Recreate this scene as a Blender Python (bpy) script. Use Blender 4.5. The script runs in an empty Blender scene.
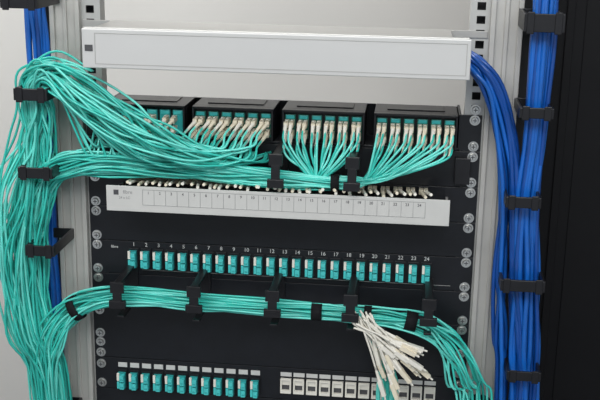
import bpy, bmesh, random
import numpy as np
from math import *
from mathutils import Vector, Matrix
random.seed(7)
S=0.01; Z0=1.45
def V(x,y,z): return Vector((x*S,y*S,Z0+z*S))
FLOOR=-145.0
coll=bpy.context.scene.collection
# ---------------- materials ----------------
def mat(name,col,rough=0.5,metal=0.0,var=0.06,scale=60,bump=0.0,bscale=300,spec=0.5,coat=0.0):
    m=bpy.data.materials.new(name); m.use_nodes=True
    nt=m.node_tree; b=nt.nodes["Principled BSDF"]
    b.inputs["Roughness"].default_value=rough; b.inputs["Metallic"].default_value=metal
    b.inputs["Specular IOR Level"].default_value=spec
    b.inputs["Coat Weight"].default_value=coat; b.inputs["Coat Roughness"].default_value=.15
    tc=nt.nodes.new("ShaderNodeTexCoord"); n=nt.nodes.new("ShaderNodeTexNoise")
    n.inputs["Scale"].default_value=scale; n.inputs["Detail"].default_value=4
    nt.links.new(tc.outputs["Object"],n.inputs["Vector"])
    cr=nt.nodes.new("ShaderNodeValToRGB")
    c=np.array(col)
    cr.color_ramp.elements[0].position=0.3; cr.color_ramp.elements[1].position=0.7
    cr.color_ramp.elements[0].color=(*(c*(1-var)),1); cr.color_ramp.elements[1].color=(*np.minimum(c*(1+var),1),1)
    nt.links.new(n.outputs["Fac"],cr.inputs["Fac"]); nt.links.new(cr.outputs["Color"],b.inputs["Base Color"])
    if bump>0:
        n2=nt.nodes.new("ShaderNodeTexNoise"); n2.inputs["Scale"].default_value=bscale
        nt.links.new(tc.outputs["Object"],n2.inputs["Vector"])
        bp=nt.nodes.new("ShaderNodeBump"); bp.inputs["Strength"].default_value=bump; bp.inputs["Distance"].default_value=0.0005
        nt.links.new(n2.outputs["Fac"],bp.inputs["Height"]); nt.links.new(bp.outputs["Normal"],b.inputs["Normal"])
    return m
M={}
M['wall']=mat("wall_paint",(0.70,0.69,0.665),0.85,var=0.03,scale=3,bump=0.2)
M['ceil']=mat("ceiling_paint",(0.7,0.7,0.68),0.9,var=0.02,scale=3)
M['floor']=mat("floor_vinyl",(0.22,0.22,0.23),0.5,var=0.15,scale=12)
M['alu']=mat("brushed_aluminium",(0.52,0.51,0.48),0.45,0.3,var=0.05,scale=30,bump=0.05)
M['strip']=mat("zinc_rail",(0.52,0.52,0.50),0.4,0.4,var=0.05)
M['dark']=mat("dark_steel",(0.015,0.015,0.017),0.6)
M['white']=mat("light_grey_paint",(0.60,0.60,0.59),0.4,.15,var=0.015,scale=8,bump=0.03)
M['greytop']=mat("grey_sheet_metal",(0.42,0.415,0.40),0.4,0.3,var=0.03)
M['black']=mat("black_powdercoat",(0.006,0.007,0.010),0.4,var=0.2,bump=0.15,bscale=900,spec=.45)
M['blackpl']=mat("black_plastic",(0.008,0.008,0.010),0.38,var=0.2,spec=.45)
M['velcro']=mat("black_velcro",(0.006,0.006,0.008),0.85,var=0.3,scale=200,spec=.3)
M['screw']=mat("zinc_screw",(0.62,0.62,0.60),0.28,0.9)
M['teal']=mat("teal_cable_jacket",(0.035,0.54,0.45),0.3,var=0.12,scale=25,spec=.6,coat=.35)
M['teal2']=mat("teal_cable_jacket_light",(0.13,0.72,0.62),0.3,var=0.10,scale=25,spec=.6,coat=.35)
M['tealp']=mat("teal_adapter_plastic",(0.03,0.40,0.40),0.35,var=0.05)
M['tealq']=mat("teal_adapter_shutter",(0.07,0.56,0.55),0.3,var=0.05)
M['green']=mat("dark_green_adapter",(0.01,0.16,0.12),0.35,var=0.05)
M['blue']=mat("blue_cable_jacket",(0.006,0.12,0.50),0.33,var=0.15,scale=25,coat=.25)
M['blue2']=mat("blue_cable_jacket_dark",(0.004,0.065,0.31),0.33,var=0.15,scale=25,coat=.25)
M['cream']=mat("cream_connector",(0.78,0.71,0.56),0.4,var=0.05)
M['creamw']=mat("white_boot",(0.80,0.77,0.69),0.4,var=0.04)
M['label']=mat("label_white",(0.57,0.57,0.55),0.5,var=0.02)
M['ink']=mat("label_ink",(0.07,0.07,0.075),0.6)
M['ink2']=mat("label_ink_grey",(0.28,0.28,0.28),0.6)
M['cab']=mat("black_cabinet_paint",(0.003,0.003,0.004),0.6,var=0.1,spec=.25)
# ---------------- mesh builder ----------------
class MB:
    def __init__(s): s.v=[];s.f=[];s.mi=[];s.mats=[];s.sm=[]
    def m(s,k):
        if k not in s.mats: s.mats.append(k)
        return s.mats.index(k)
    def raw(s,vs,fs,k,smooth=False):
        o=len(s.v); s.v+=list(vs); i=s.m(k)
        for f in fs: s.f.append([o+a for a in f]); s.mi.append(i); s.sm.append(smooth)
    def box(s,x0,x1,y0,y1,z0,z1,k):
        vs=[V(x,y,z) for x in(x0,x1) for y in(y0,y1) for z in(z0,z1)]
        s.raw(vs,[(0,1,3,2),(4,6,7,5),(0,4,5,1),(2,3,7,6),(0,2,6,4),(1,5,7,3)],k)
    def hull2(s,a,b,wa,ha,wb,hb,k):
        A=V(*a);B=V(*b);t=(B-A).normalized()
        n1=t.cross(Vector((0,0,1)))
        if n1.length<1e-3: n1=Vector((1,0,0))
        n1.normalize(); n2=n1.cross(t)
        vs=[]
        for P,w,h in((A,wa,ha),(B,wb,hb)):
            for i,j in((-1,-1),(1,-1),(1,1),(-1,1)): vs.append(P+n1*i*w*S+n2*j*h*S)
        s.raw(vs,[(3,2,1,0),(4,5,6,7),(0,1,5,4),(1,2,6,5),(2,3,7,6),(3,0,4,7)],k)
    def cyl(s,a,b,ra,rb,k,n=12,caps=True):
        A=V(*a);B=V(*b);t=(B-A).normalized()
        up=Vector((0,0,1)) if abs(t.z)<0.9 else Vector((1,0,0))
        n1=t.cross(up).normalized(); n2=n1.cross(t)
        vs=[P+(n1*cos(2*pi*i/n)+n2*sin(2*pi*i/n))*r*S for P,r in((A,ra),(B,rb)) for i in range(n)]
        s.raw(vs,[(i,(i+1)%n,n+(i+1)%n,n+i) for i in range(n)],k,True)
        if caps: s.raw(vs[:n],[tuple(range(n))[::-1]],k); s.raw(vs[n:],[tuple(range(n))],k)
    def tube(s,pts,r,k,n=6):
        P=[V(*p) for p in pts]; N=len(P)
        T=[(P[min(i+1,N-1)]-P[max(i-1,0)]).normalized() for i in range(N)]
        n1=T[0].cross(Vector((0.13,1,0.21))).normalized(); vs=[]
        for i in range(N):
            n1=(n1-T[i]*n1.dot(T[i])).normalized(); n2=T[i].cross(n1)
            for j in range(n):
                a=2*pi*j/n; vs.append(P[i]+(n1*cos(a)+n2*sin(a))*r*S)
        fs=[(i*n+j,i*n+(j+1)%n,(i+1)*n+(j+1)%n,(i+1)*n+j) for i in range(N-1) for j in range(n)]
        fs+=[tuple(range(n))[::-1],tuple((N-1)*n+j for j in range(n))]
        s.raw(vs,fs,k,True)
    def done(s,name,parent=None,bevel=0):
        me=bpy.data.meshes.new(name); me.from_pydata([tuple(v) for v in s.v],[],s.f); 
        for k in s.mats: me.materials.append(M[k])
        me.polygons.foreach_set("material_index",s.mi); me.polygons.foreach_set("use_smooth",s.sm)
        me.update(); o=bpy.data.objects.new(name,me); coll.objects.link(o)
        if bevel:
            b=o.modifiers.new("bevel",'BEVEL'); b.width=bevel*S; b.segments=2; b.limit_method='ANGLE'; b.angle_limit=radians(50)
        if parent: o.parent=parent
        return o
def empty(name,parent=None):
    o=bpy.data.objects.new(name,None); coll.objects.link(o); o.parent=parent; return o
def text(txt,x,y,z,size,align='CENTER'):
    c=bpy.data.curves.new("t",'FONT'); c.body=txt; c.size=size*S; c.align_x=align; c.align_y='CENTER'; c.extrude=0.0001; c.offset=0.00004
    o=bpy.data.objects.new("t",c); coll.objects.link(o)
    dg=bpy.context.evaluated_depsgraph_get(); me=bpy.data.meshes.new_from_object(o.evaluated_get(dg))
    bpy.data.objects.remove(o)
    R=Matrix.Translation(V(x,y,z))@Matrix.Rotation(pi/2,4,'X'); me.transform(R)
    vs=[v.co.copy() for v in me.vertices]; fs=[tuple(p.vertices) for p in me.polygons]
    bpy.data.meshes.remove(me); return vs,fs
def crom(pts,per=7):
    P=[np.array(p,float) for p in pts]; P=[2*P[0]-P[1]]+P+[2*P[-1]-P[-2]]; out=[]
    for i in range(1,len(P)-2):
        p0,p1,p2,p3=P[i-1:i+3]
        for j in range(per):
            t=j/per; out.append(0.5*((2*p1)+(-p0+p2)*t+(2*p0-5*p1+4*p2-p3)*t*t+(-p0+3*p1-3*p2+p3)*t**3))
    out.append(P[-2]); return out
def strand(mb,head,trunk,r,k,tail=(),off=None,n=6,per=6,wander=0.35):
    if off is None:
        a=random.uniform(0,2*pi); q=sqrt(random.random()); off=(q*cos(a),q*sin(a))
    pts=list(head); tr=[np.array(p[:3],float) for p in trunk]
    oa,ob=off
    for i,p in enumerate(tr):
        t=tr[min(i+1,len(tr)-1)]-tr[max(i-1,0)]; t/=np.linalg.norm(t)+1e-9
        nn=np.cross(t,[0,1,0]); l=np.linalg.norm(nn); nn=nn/l if l>1e-6 else np.array([1,0,0])
        oa2=oa+random.uniform(-wander,wander); ob2=ob+random.uniform(-wander,wander)
        R=trunk[i][3]; pts.append(p+nn*oa2*R+np.array([0,1,0])*ob2*R*0.8)
    pts+=list(tail)
    mb.tube(crom(pts,per),r,k,n)
# ---------------- room ----------------
def room(name,x0,x1,y0,y1,z0,z1,k):
    b=MB(); b.box(x0,x1,y0,y1,z0,z1,k); return b.done(name)
room("floor",-250,250,-300,110,FLOOR-10,FLOOR,'floor')
room("ceiling",-250,250,-300,110,135,145,'ceil')
room("wall_back",-250,250,100,110,FLOOR,135,'wall')
room("wall_left",-260,-250,-300,110,FLOOR,135,'wall')
room("wall_right",250,260,-300,110,FLOOR,135,'wall')
# ---------------- rack ----------------
rack=empty("network_rack")
U=4.445
ZB,ZT=FLOOR,75
for sgn,nm in((-1,"left"),(1,"right")):
    b=MB()
    def bx(x0,x1,*a):
        if sgn<0: b.box(-x1,-x0,*a)
        else: b.box(x0,x1,*a)
    bx(24.3,28,-0.6,5,ZB,ZT,'alu')
    bx(24.3,24.9,-1,-0.6,ZB,ZT,'alu'); bx(27.4,28,-1,-0.6,ZB,ZT,'alu'); bx(25.9,26.4,-0.9,-0.6,ZB,ZT,'alu')
    b.done("post_"+nm,rack,0.08)
    b=MB()
    bx(22.2,22.75,0,0.25,ZB,ZT,'strip'); bx(23.75,24.3,0,0.25,ZB,ZT,'strip')
    hs=[]
    k=-32
    while k*U<ZT-U:
        for o in(.635,2.2225,3.81): hs.append(k*U+o)
        k+=1
    prev=ZB
    for h in hs:
        bx(22.75,23.75,0,0.25,prev,h-0.46,'strip'); prev=h+0.46
    bx(22.75,23.75,0,0.25,prev,ZT,'strip')
    bx(22.1,24.3,1.6,2.0,ZB,ZT,'dark'); bx(22.0,22.2,0,2.0,ZB,ZT,'strip')  # return flange, coloured dark to stand in for shade inside the rail holes
    b.done("mounting_rail_"+nm,rack)
b=MB(); b.box(-28,28,-1,5,ZT,ZT+5,'alu'); b.done("top_beam",rack,0.1)
b=MB(); b.box(-30,30,-12,20,ZB,ZB+3,'dark'); b.done("base_plate",rack,0.2)
b=MB()
def screw(x,z,y=-0.35):
    b.cyl((x,y+0.2,z),(x,y,z),0.62,0.62,'screw',16)
    b.cyl((x,y,z),(x,y-0.28,z),0.46,0.36,'screw',16)
    b.box(x-.25,x+.25,y-.30,y-.26,z-.05,z+.05,'ink'); b.box(x-.05,x+.05,y-.30,y-.26,z-.25,z+.25,'ink')
for k in(3,2,1,0,-1,-2,-3,-4):
    for sx in(-1,1):
        if k in(3,2) and sx<0: continue
        for o in(.635,-.635): screw(sx*23.25,k*U+o)
for sx in (-1,1):
    screw(sx*23.25,-19.9); screw(sx*23.25,-21.5); screw(sx*23.25,-24.2)
b.done("rack_screws",rack)
# ---------------- top drawer ----------------
dr=empty("fiber_splice_drawer")
b=MB(); b.box(-20.8,19.9,-9.6,1.5,19.0,23.1,'greytop'); b.box(-21.0,21.6,-10.0,-9.3,23.0,23.42,'strip'); b.done("chassis",dr,0.08)
b=MB(); b.box(-21.15,21.8,-10.2,-9.6,18.9,23.3,'white'); b.done("front_panel",dr,0.12)
b=MB()
for a in ((-19.6,21.3,22.75,22.83),(-19.6,21.3,19.35,19.43),):
    b.box(a[0],a[1],-10.23,-10.2,a[2],a[3],'greytop')
b.box(-19.68,-19.6,-10.23,-10.2,19.35,22.83,'greytop'); b.box(21.3,21.38,-10.23,-10.2,19.35,22.83,'greytop')
b.done("panel_seam",dr)
b=MB(); b.box(-20.8,-19.9,-10.3,-10.2,20.8,21.5,'ink'); b.done("latch",dr,0.03)
b=MB(); b.box(-24.1,-20.8,-0.25,0,18.9,23.2,'greytop'); b.box(19.9,24.1,-0.25,0,22.4,23.2,'greytop'); b.done("ears",dr,0.03)
# ---------------- generic panel ----------------
def panel(par,z0,z1,k='black',name="faceplate"):
    b=MB(); b.box(-24.1,24.1,-0.25,0,z0+.04,z1-.04,k); b.box(-22,22,0,1.2,z1-.3,z1-.05,k); b.box(-22,22,0,1.2,z0+.05,z0+.3,k)
    return b.done(name,par,0.04)
# --- cassette panel (U 2..3) ---
cp=empty("fiber_cassette_panel")
b=MB()
z0,z1=2*U,3*U
for x0,x1 in((-24.1,-21.6),(21.4,24.1)): b.box(x0,x1,-0.25,0,z0+.04,z1-.04,'black')
b.box(-21.8,21.6,-0.25,14,z0+.04,z0+.3,'black'); b.box(-21.9,-21.6,-.2,7,z0,z1-.1,'black'); b.box(21.4,21.7,-.2,7,z0,z1-.1,'black')
b.box(-21.6,21.4,6,6.3,z0,z1-.2,'black')
b.done("tray",cp,0.04)
cx=[-21.4,-10.6,0.35,11.35]
ports=[]
for i,x0 in enumerate(cx):
    b=MB(); b.box(x0,x0+9.9,-0.3,5.2,z0+.35,z1+0.0,'blackpl'); b.box(x0,x0+9.9,-1.4,-0.3,z1-.25,z1+.0,'blackpl')
    b.box(x0+1.5,x0+8.4,1,4.5,z1,z1+.12,'blackpl')
    b.box(x0+.02,x0+.25,-1.4,-0.3,z0+.4,z1-.1,'blackpl'); b.box(x0+9.65,x0+9.88,-1.4,-0.3,z0+.4,z1-.1,'blackpl')
    for j in range(6):
        xc=x0+.95+j*1.6
        b.box(xc-.62,xc+.62,-0.9,-0.3,z0+.9,z0+3.8,'tealp' if i==0 else 'green')
        b.box(xc-.5,xc+.5,-1.0,-0.9,z0+3.3,z0+3.75,'tealq' if i==0 else 'tealp')
        for row in(0,1):
            for sd in(-1,1):
                if i==0 and (j*7+row*3+sd)%3==0: continue
                ports.append((i,xc+sd*.31,z0+1.65+row*1.25))
    b.done("cassette_%d"%(i+1),cp,0.04)
b=MB(); heads={0:[],1:[],2:[],3:[]}
for i,x,z in ports:
    jx=random.uniform(-.1,.1); jz=random.uniform(-.15,.15)
    a=(x,-0.9,z); m=(x+jx*.5,-2.7,z-.1)
    if i>=2: e=(x+jx+( -0.25 if i==3 else 0),-4.4,z-1.35+jz)
    else: e=(x+jx-.8,-4.7,z-1.1+jz)
    b.hull2(a,m,.25,.32,.25,.32,'cream'); b.hull2((x,-1.4,z+.28),(x,-2.2,z+.42),.12,.08,.12,.05,'creamw')
    b.cyl(m,e,.25,.14,'creamw' if random.random()<.5 else 'cream',8)
    heads[i].append((m,e))
b.done("connector_plugs",cp)
# --- upper cable manager (U 1..2) ---
def ring(b,x,zt,zb,w=.8,yf=-8.2):
    b.box(x-.45,x+.45,yf+.3,-0.2,zt-.35,zt,'blackpl')
    b.box(x-w,x+w,yf,yf+.35,zt-1.3,zt+.1,'blackpl')
    b.box(x-w*.65,x+w*.65,yf,yf+.35,zb,zt-1.2,'blackpl')
    b.box(x-w*1.2,x+w*1.2,yf-.05,yf+.5,zb-.2,zb+.8,'blackpl')
    b.box(x-.45,x+.45,-6.8,-0.2,zb-1.9,zb-1.6,'blackpl')
    b.box(x-.6,x+.6,-0.5,-.2,zb-1.9,zt,'blackpl')
cm=empty("cable_manager"); panel(cm,U,2*U)
b=MB()
for x in(.5,9.3): ring(b,x,9.3,5.6)
b.done("rings",cm,0.06)
b=MB(); b.box(21.2,23,-1.2,-.25,5,8.2,'blackpl'); b.done("end_bracket",cm,.05)
# --- label tray panel (U 0..1) ---
lp=empty("labelled_patch_panel"); panel(lp,0,U)
b=MB(); b.box(-19.8,20.6,-7.2,-7.0,1.5,4.6,'label'); b.box(-19.8,20.6,-7.0,-.25,1.5,1.7,'greytop')
b.box(-19.8,-19.5,-7,-.25,1.5,3.2,'greytop'); b.box(20.3,20.6,-7,-.25,1.5,3.2,'greytop'); b.done("label_flap",lp,0.05)
b=MB()
x0,x1=-15.4,17.8
for zz in(2.35,4.2): b.box(x0,x1,-7.23,-7.2,zz,zz+.04,'ink2')
for i in range(25):
    x=x0+(x1-x0)*i/24; b.box(x-.02,x+.02,-7.23,-7.2,2.35,4.2,'ink2')
    if i<24: b.raw(*text(str(i+1),x+.69,-7.21,3.85,.46),'ink')
b.box(-18.9,-18.3,-7.23,-7.2,3.5,4.1,'ink')
b.raw(*text("fibre",-17.2,-7.21,3.85,.62),'ink2'); b.raw(*text("24 x LC",-17.6,-7.21,3.15,.42),'ink2')
b.done("label_print",lp)
b=MB()
for i in range(24):
    for q in(-.28,.28):
        x=-17.6+i*1.53+q
        b.hull2((x,-.3,3.9),(x,-2.2,4.1),.24,.28,.24,.28,'cream')
        b.cyl((x,-2.2,4.15),(x+.5+random.uniform(-.3,.3),-6.6,4.75+random.uniform(-.25,.3)),.25,.19,'cream' if q<0 else 'creamw',8)
b.done("plugs",lp)
bl=empty("blank_panel"); panel(bl,-U,0)
# --- LC panel ---
def lcport(b,x,z):
    b.box(x-.66,x+.66,-0.5,-.25,z-1.2,z+1.3,'blackpl')
    b.box(x-.54,x+.46,-1.2,-.5,z-1.15,z+1.0,'tealp')
    for dz in(-.62,.45):
        b.box(x-.14,x+.42,-1.6,-1.2,z+dz-.42,z+dz+.42,'tealq'); b.box(x-.04,x+.32,-1.66,-1.6,z+dz-.18,z+dz-.02,'tealp')
    b.box(x-.52,x-.2,-1.45,-1.2,z+.1,z+1.15,'creamw'); b.box(x-.52,x-.2,-1.4,-1.2,z-1.0,z-.05,'tealq')
lc=empty("fiber_patch_panel"); panel(lc,-2*U,-U)
b=MB(); 
for i in range(24): lcport(b,-18.5+i*1.606,-6.6)
b.done("lc_adapters",lc,0.03)
b=MB()
for i in range(24): b.raw(*text(str(i+1),-18.5+i*1.606,-.28,-4.88,.68),'label')
b.raw(*text("fibre",-21.0,-.28,-5.3,.5),'label')
b.box(-17.5,21.5,-.27,-.25,-8.25,-8.2,'greytop')
b.done("port_numbers",lc)
# --- lower cable manager (U -3..-2) ---
cm2=empty("cable_manager"); panel(cm2,-3*U,-2*U)
b=MB()
for x in(-18.6,-9.2,.3,9.6,18.8): ring(b,x,-7.3,-10.4,w=.85)
b.done("rings",cm2,0.06)
bl2=empty("blank_panel"); panel(bl2,-20.55,-3*U)
# --- bottom panel ---
bp=empty("mixed_patch_panel"); panel(bp,-25.0,-20.55); 
b=MB()
for i in range(12): 
    x=-20.4+i*1.6
    lcport(b,x,-23.45); b.box(x-.6,x+.6,-.32,-.25,-21.85,-21.2,'label')
for i in range(12):
    x=1.2+i*1.68
    b.box(x-.72,x+.72,-.32,-.25,-21.75,-21.2,'label')
    b.box(x-.7,x+.7,-.7,-.25,-22.2,-22.0,'creamw'); b.box(x-.7,x+.7,-.7,-.25,-24.0,-23.6,'creamw')
    b.box(x-.7,x-.5,-.7,-.25,-23.6,-22.2,'creamw'); b.box(x+.5,x+.7,-.7,-.25,-23.6,-22.2,'creamw')
    b.box(x-.5,x+.5,-.45,-.25,-22.9,-22.2,'creamw')
    b.box(x-.5,x+.5,-.30,-.25,-23.6,-22.2,'ink')
b.done("ports",bp,0.02)
bl3=empty("blank_panel"); panel(bl3,-40,-25.0)
# ---------------- vertical cable rings ----------------
def vring(b,x0,x1,z,h=1.5,yf=-9,yb=-1):
    b.box(x0,x1,yf,yf+.35,z-h/2,z+h/2,'blackpl')
    b.box(x0,x0+.35,yf+.3,yb,z-h/2,z+h/2,'blackpl'); b.box(x1-.35,x1,yf+.3,yb,z-h/2,z+h/2,'blackpl')
    b.box(x0+.3,x0+1.1,yf-.15,yf,z-h/2-.2,z+h/2+.2,'blackpl'); b.box(x1-1.1,x1-.3,yf-.15,yf,z-h/2-.2,z+h/2+.2,'blackpl')
    b.box(x0,x1,yb-.1,yb+.1,z-h/2,z+h/2,'blackpl')
vl=empty("vertical_cable_manager_a",rack)
b=MB(); b.box(-30.4,-28.05,2.6,4.2,-100,60,'dark'); b.done("backbone",vl)
for i,(x0,x1,z,h) in enumerate(((-31,-26.6,25.8,1.4),(-30.0,-26.0,15.3,1.4),(-30.0,-25.8,6.0,1.3),(-29.6,-26.0,-3.6,1.3),(-30,-25.8,-27,1.4))):
    b=MB(); vring(b,x0,x1,z,h,yf=-8.6); b.done("ring_%d"%(i+1),vl,.08)
vr=empty("vertical_cable_manager_b",rack)
b=MB(); b.box(28.05,31,2.6,4.2,-100,60,'dark'); b.done("backbone",vr)
for i,(x0,x1,z,h) in enumerate(((27.4,31.8,25.0,2.0),(27.6,31.4,15.1,1.2),(26.8,30.8,4.8,1.3),(26.9,32.0,-5.2,1.4),(28.4,32.4,-16.5,1.2),(28.6,32.8,-30,1.2))):
    b=MB(); vring(b,x0,x1,z,h,yf=-7.6); b.done("ring_%d"%(i+1),vr,.08)
# ---------------- teal cables ----------------
TE=empty("teal_fiber_cable_bundle")
R=.15
tA=[(-3.8,-6.5,8.6,1.0),(-8.5,-7,8.7,1.4),(-13,-7.5,9.9,1.9),(-17.8,-7.5,12.3,2.3),(-22.5,-7,15.6,2.2),(-26.1,-6.5,17.4,1.6),(-28.4,-5.8,16.4,1.4),(-28.2,-5.5,13,1.5),(-28.8,-5,9,1.9),(-30,-5.5,3,2.5),(-31.2,-5.5,-5,2.8),(-30.8,-5,-15,2.4),(-28.8,-4,-25,2),(-28.3,-4,-60,1.8),(-28.3,-5,-100,1.8),(-28.3,-5,-141,1.8)]
tB=[(9.3,-5,5.6,.6),(4.3,-5,5.6,.8),(-1,-5,5.9,1.0),(-7,-5,6.3,1.1),(-13,-5,6.6,1.2),(-20,-5,6.8,1.6),(-25,-5,6.3,1.6),(-28.1,-5,4.3,1.5),(-29.8,-5,0,2.0),(-31,-5,-6,2.4),(-30,-5,-15,2.2),(-28.6,-4,-25,2),(-28.4,-4,-60,1.8),(-28.4,-5,-100,1.8),(-28.4,-5,-141,1.8)]
b=MB()
def tk(): return 'teal' if random.random()<.5 else 'teal2'
for i in(0,1):
    for m,e in heads[i]:
        x,y,z=e
        h=[m,e,(x-.7,-6.0,z-1.3+random.uniform(-.5,.2))]
        t=[p for p in tA if p[0]<x-3]
        strand(b,h,t,R,tk(),wander=.5)
for q in range(26):
    x=random.uniform(-12,-2)
    h=[(x+1.5,-1.5,8.0),(x+.8,-4,7.4)]
    t=[(p[0],p[1],p[2]-.5,p[3]) for p in tA if p[0]<x-1.5]
    strand(b,h,t,R,tk(),wander=.5)
for q in range(7):   # slack loops bulging outwards
    k=random.uniform(1.1,1.5)
    strand(b,[],[(p[0]-(.8 if 2<p[2]<14 else 0),p[1],p[2],p[3]*k) for p in tA[4:]],R,tk(),wander=.4,off=(random.choice((-1,1))*random.uniform(.6,1),random.uniform(-.6,.6)))
b.done("upper_strands",TE)
b=MB()
for i,g in((2,(5.0,-5.2,6.2)),(3,(10.2,-5.2,5.9))):
    for m,e in heads[i]:
        x,y,z=e; gx,gy,gz=g
        h=[m,e,(x*.75+gx*.25+random.uniform(-.15,.15),-5.0,z*.62+gz*.38),(x*.32+gx*.68+random.uniform(-.2,.2),-5.2+random.uniform(-.3,.3),gz+.55+random.uniform(-.2,.2))]
        t=[p for p in tB if p[0]<gx-.3]
        strand(b,h,t,R,tk())
for q in range(14):
    strand(b,[(-1,-1,8)],[p for p in tB if p[0]<-5],R,tk())
b.done("middle_strands",TE)
tC=[(25.6,-4,-141,1.6),(25.6,-4,-100,1.6),(25.6,-4,-60,1.6),(25.2,-4.5,-24,1.6),(24.2,-5,-18.5,2.0),(21.8,-5,-14.0,1.6),(18.5,-5,-11.7,1.1),(14,-5,-11.1,.9),(9.6,-5,-10.9,.8),(.2,-5,-10.5,.85),(-9,-5,-10.3,.85),(-17,-5,-10.1,.9),(-21.2,-5.3,-10.3,1.1),(-25,-5.6,-12,1.4),(-28,-5.4,-16,1.6),(-29,-5,-22,1.6),(-28.8,-4,-40,1.6),(-28.6,-4,-100,1.6),(-28.6,-4,-141,1.6)]
b=MB()
for q in range(20): strand(b,[],tC,R,tk(),wander=.5)
for q in range(22):
    strand(b,[(14.3+random.uniform(-1.2,1.2),-6,-27),(14.3+random.uniform(-1.3,1.3),-6.5,-20),(13.4+random.uniform(-.9,.9),-6.3,-14.5)],[p for p in tC if p[0]<12],R,tk())
b.done("lower_strands",TE)
b=MB()
for i in range(32):
    an=radians(-18-54*((i*7)%32)/31+random.uniform(-5,5)); L=random.uniform(5.0,9.6)
    bx=11.2+random.uniform(-.6,1.6); bz=-11.2+random.uniform(-.9,.6); by=-6.6-random.uniform(0,1.6)
    d=np.array([cos(an),random.uniform(-.08,.02),sin(an)])
    p=np.array([bx,by,bz]); e=p+d*L; q=e-d*2.0; q2=e-d*3.4
    b.tube(crom([tuple(p-d*1.5),tuple(p),tuple(p+(q2-p)*.5+np.array([0,0,.15])),tuple(q2)],4),.13,'creamw',6)
    b.cyl(tuple(q2),tuple(q),.16,.25,'creamw',8); b.hull2(tuple(q),tuple(e),.27,.27,.25,.25,'cream' if i%3 else 'creamw')
    b.cyl(tuple(e),tuple(e+d*.5),.12,.12,'creamw',8)
b.done("loose_connectors",TE)
def tie(b,c,ax,r,w,ry=None):
    ry=ry or r; n=20; vs=[]
    A=Vector(ax).normalized(); u=Vector((0,1,0)); v=A.cross(u).normalized()
    C=V(*c)
    for o,rr in((-w/2,1),(w/2,1),(w/2,.88),(-w/2,.88)):
        for i in range(n):
            t=2*pi*i/n; vs.append(C+A*o*S+u*cos(t)*ry*rr*S+v*sin(t)*r*rr*S)
    fs=[(k*n+i,k*n+(i+1)%n,((k+1)%4)*n+(i+1)%n,((k+1)%4)*n+i) for k in range(4) for i in range(n)]
    b.raw(vs,fs,'velcro',True)
for i,(c,ax,r,w) in enumerate((((5.4,-5,-10.7),(1,0,0),1.15,1.3),((11.6,-5.1,-10.9),(1,0,0),1.25,.9),((16.8,-5,-11.3),(1,0,-.2),1.2,1.4),((-24.6,-5.5,-11.8),(1,0,.6),1.6,1.0),((25.1,-4.6,-22),(.2,0,-1),2.0,.9),((7.2,-5,5.6),(1,0,0),1.0,1.0))):
    b=MB(); tie(b,c,ax,r,w); b.done("velcro_tie_%d"%(i+1),TE)
# ---------------- blue cables ----------------
b=MB()
tR1=[(21.1,14,20.4,.7),(21.1,3,20.5,.7),(21.5,-1.8,20.5,.8),(23.2,-4.4,19.6,1.0),(24.9,-4.4,17.2,1.2),(26.6,-4,12.5,1.3),(27.9,-4,5,1.4),(28.4,-4,-5,1.7),(29.2,-4,-13,2.0),(29.8,-4,-21,2.1),(30.5,-4,-60,2),(30.5,-4,-141,2)]
tR2=[(29.6,-3,60,1.4),(29.6,-3.5,30,1.4),(29.6,-4,22,1.4),(29.6,-4,12,1.3),(29.4,-4,4,1.4),(29.6,-4,-5,1.8),(30.2,-4,-14,1.9),(30.6,-4,-24,1.9),(31,-4,-60,2),(31,-4,-141,2)]
def bk(): return 'blue' if random.random()<.5 else 'blue2'
for q in range(22): strand(b,[],tR1,.27,bk(),n=8,wander=.25)
for q in range(24): strand(b,[],tR2,.3,bk(),n=8,wander=.2)
b.done("blue_network_cable_bundle")
b=MB()
tL=[(-29.6,-1,60,1.1),(-29.6,-1,30,1.1),(-29.5,-1,20,1.1),(-29.5,-.8,8,1.1),(-29.5,-.8,-4,1.1),(-29.3,-.8,-15,1.1),(-29.5,-.8,-60,1.1),(-29.5,-.8,-141,1.1)]
for q in range(14): strand(b,[],tL,.28,bk(),n=8,wander=.25)
b.done("blue_network_cable_bundle")
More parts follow.
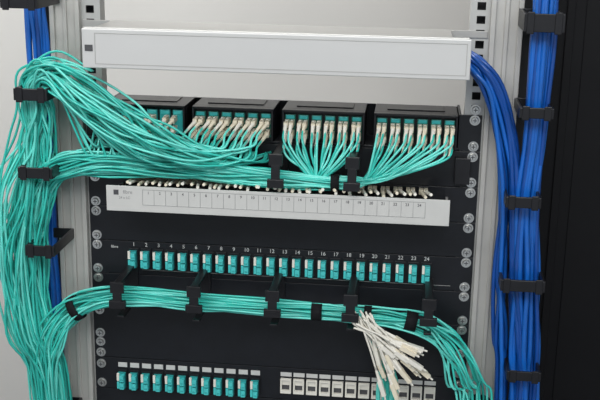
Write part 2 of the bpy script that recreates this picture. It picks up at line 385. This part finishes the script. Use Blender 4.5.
# ---------------- black cabinet ----------------
cab=empty("server_cabinet")
b=MB(); b.box(31.6,95,11,98,FLOOR,70,'cab'); b.done("body",cab,.3)
b=MB(); b.box(32.0,94.6,9,11,FLOOR+6,68,'cab'); b.done("door",cab,.2)
b=MB(); b.box(34.2,35.2,8.6,9,FLOOR+8,66,'cab'); b.box(36.5,93,8.85,9,FLOOR+10,64,'cab'); b.done("door_inset",cab,.1)
b=MB(); b.box(90,92,6.5,9,-30,-10,'blackpl'); b.done("door_handle",cab,.2)
# ---------------- lights ----------------
def area(name,loc,size,energy,col,tgt):
    l=bpy.data.lights.new(name,'AREA'); l.shape='RECTANGLE'; l.size=size[0]; l.size_y=size[1]; l.energy=energy; l.color=col
    o=bpy.data.objects.new(name,l); coll.objects.link(o); o.location=V(*loc)
    d=(V(*tgt)-V(*loc)); o.rotation_euler=d.to_track_quat('-Z','Y').to_euler(); return o
area("ceiling_light",(-30,-130,130),(1.6,0.8),37,(1,.99,.98),(0,0,0))
area("ceiling_light",(70,-170,130),(1.5,0.9),22,(.93,.97,1),(0,0,0))
area("ceiling_light",(-75,40,132),(1.5,0.5),27,(1,.99,.97),(-70,80,0))
w=bpy.data.worlds.new("world"); bpy.context.scene.world=w; w.use_nodes=True
w.node_tree.nodes["Background"].inputs[0].default_value=(.85,.92,1,1); w.node_tree.nodes["Background"].inputs[1].default_value=.5
# ---------------- camera ----------------
ps,th,ro=.1026,.2676,.0181
f=np.array([-sin(ps)*cos(th),cos(ps)*cos(th),-sin(th)]); r=np.array([cos(ps),sin(ps),0]); u=np.cross(r,f)
r2=r*cos(ro)+u*sin(ro); u2=u*cos(ro)-r*sin(ro)
c=bpy.data.cameras.new("camera"); c.sensor_width=36; c.lens=1050/600*36; c.clip_start=.01
o=bpy.data.objects.new("camera",c); coll.objects.link(o)
mm=Matrix(((r2[0],u2[0],-f[0],0),(r2[1],u2[1],-f[1],0),(r2[2],u2[2],-f[2],0),(0,0,0,1)))
o.matrix_world=Matrix.Translation(V(15.3639,-124.3344,36.1351))@mm
bpy.context.scene.camera=o
bpy.context.scene.view_settings.view_transform='Standard'
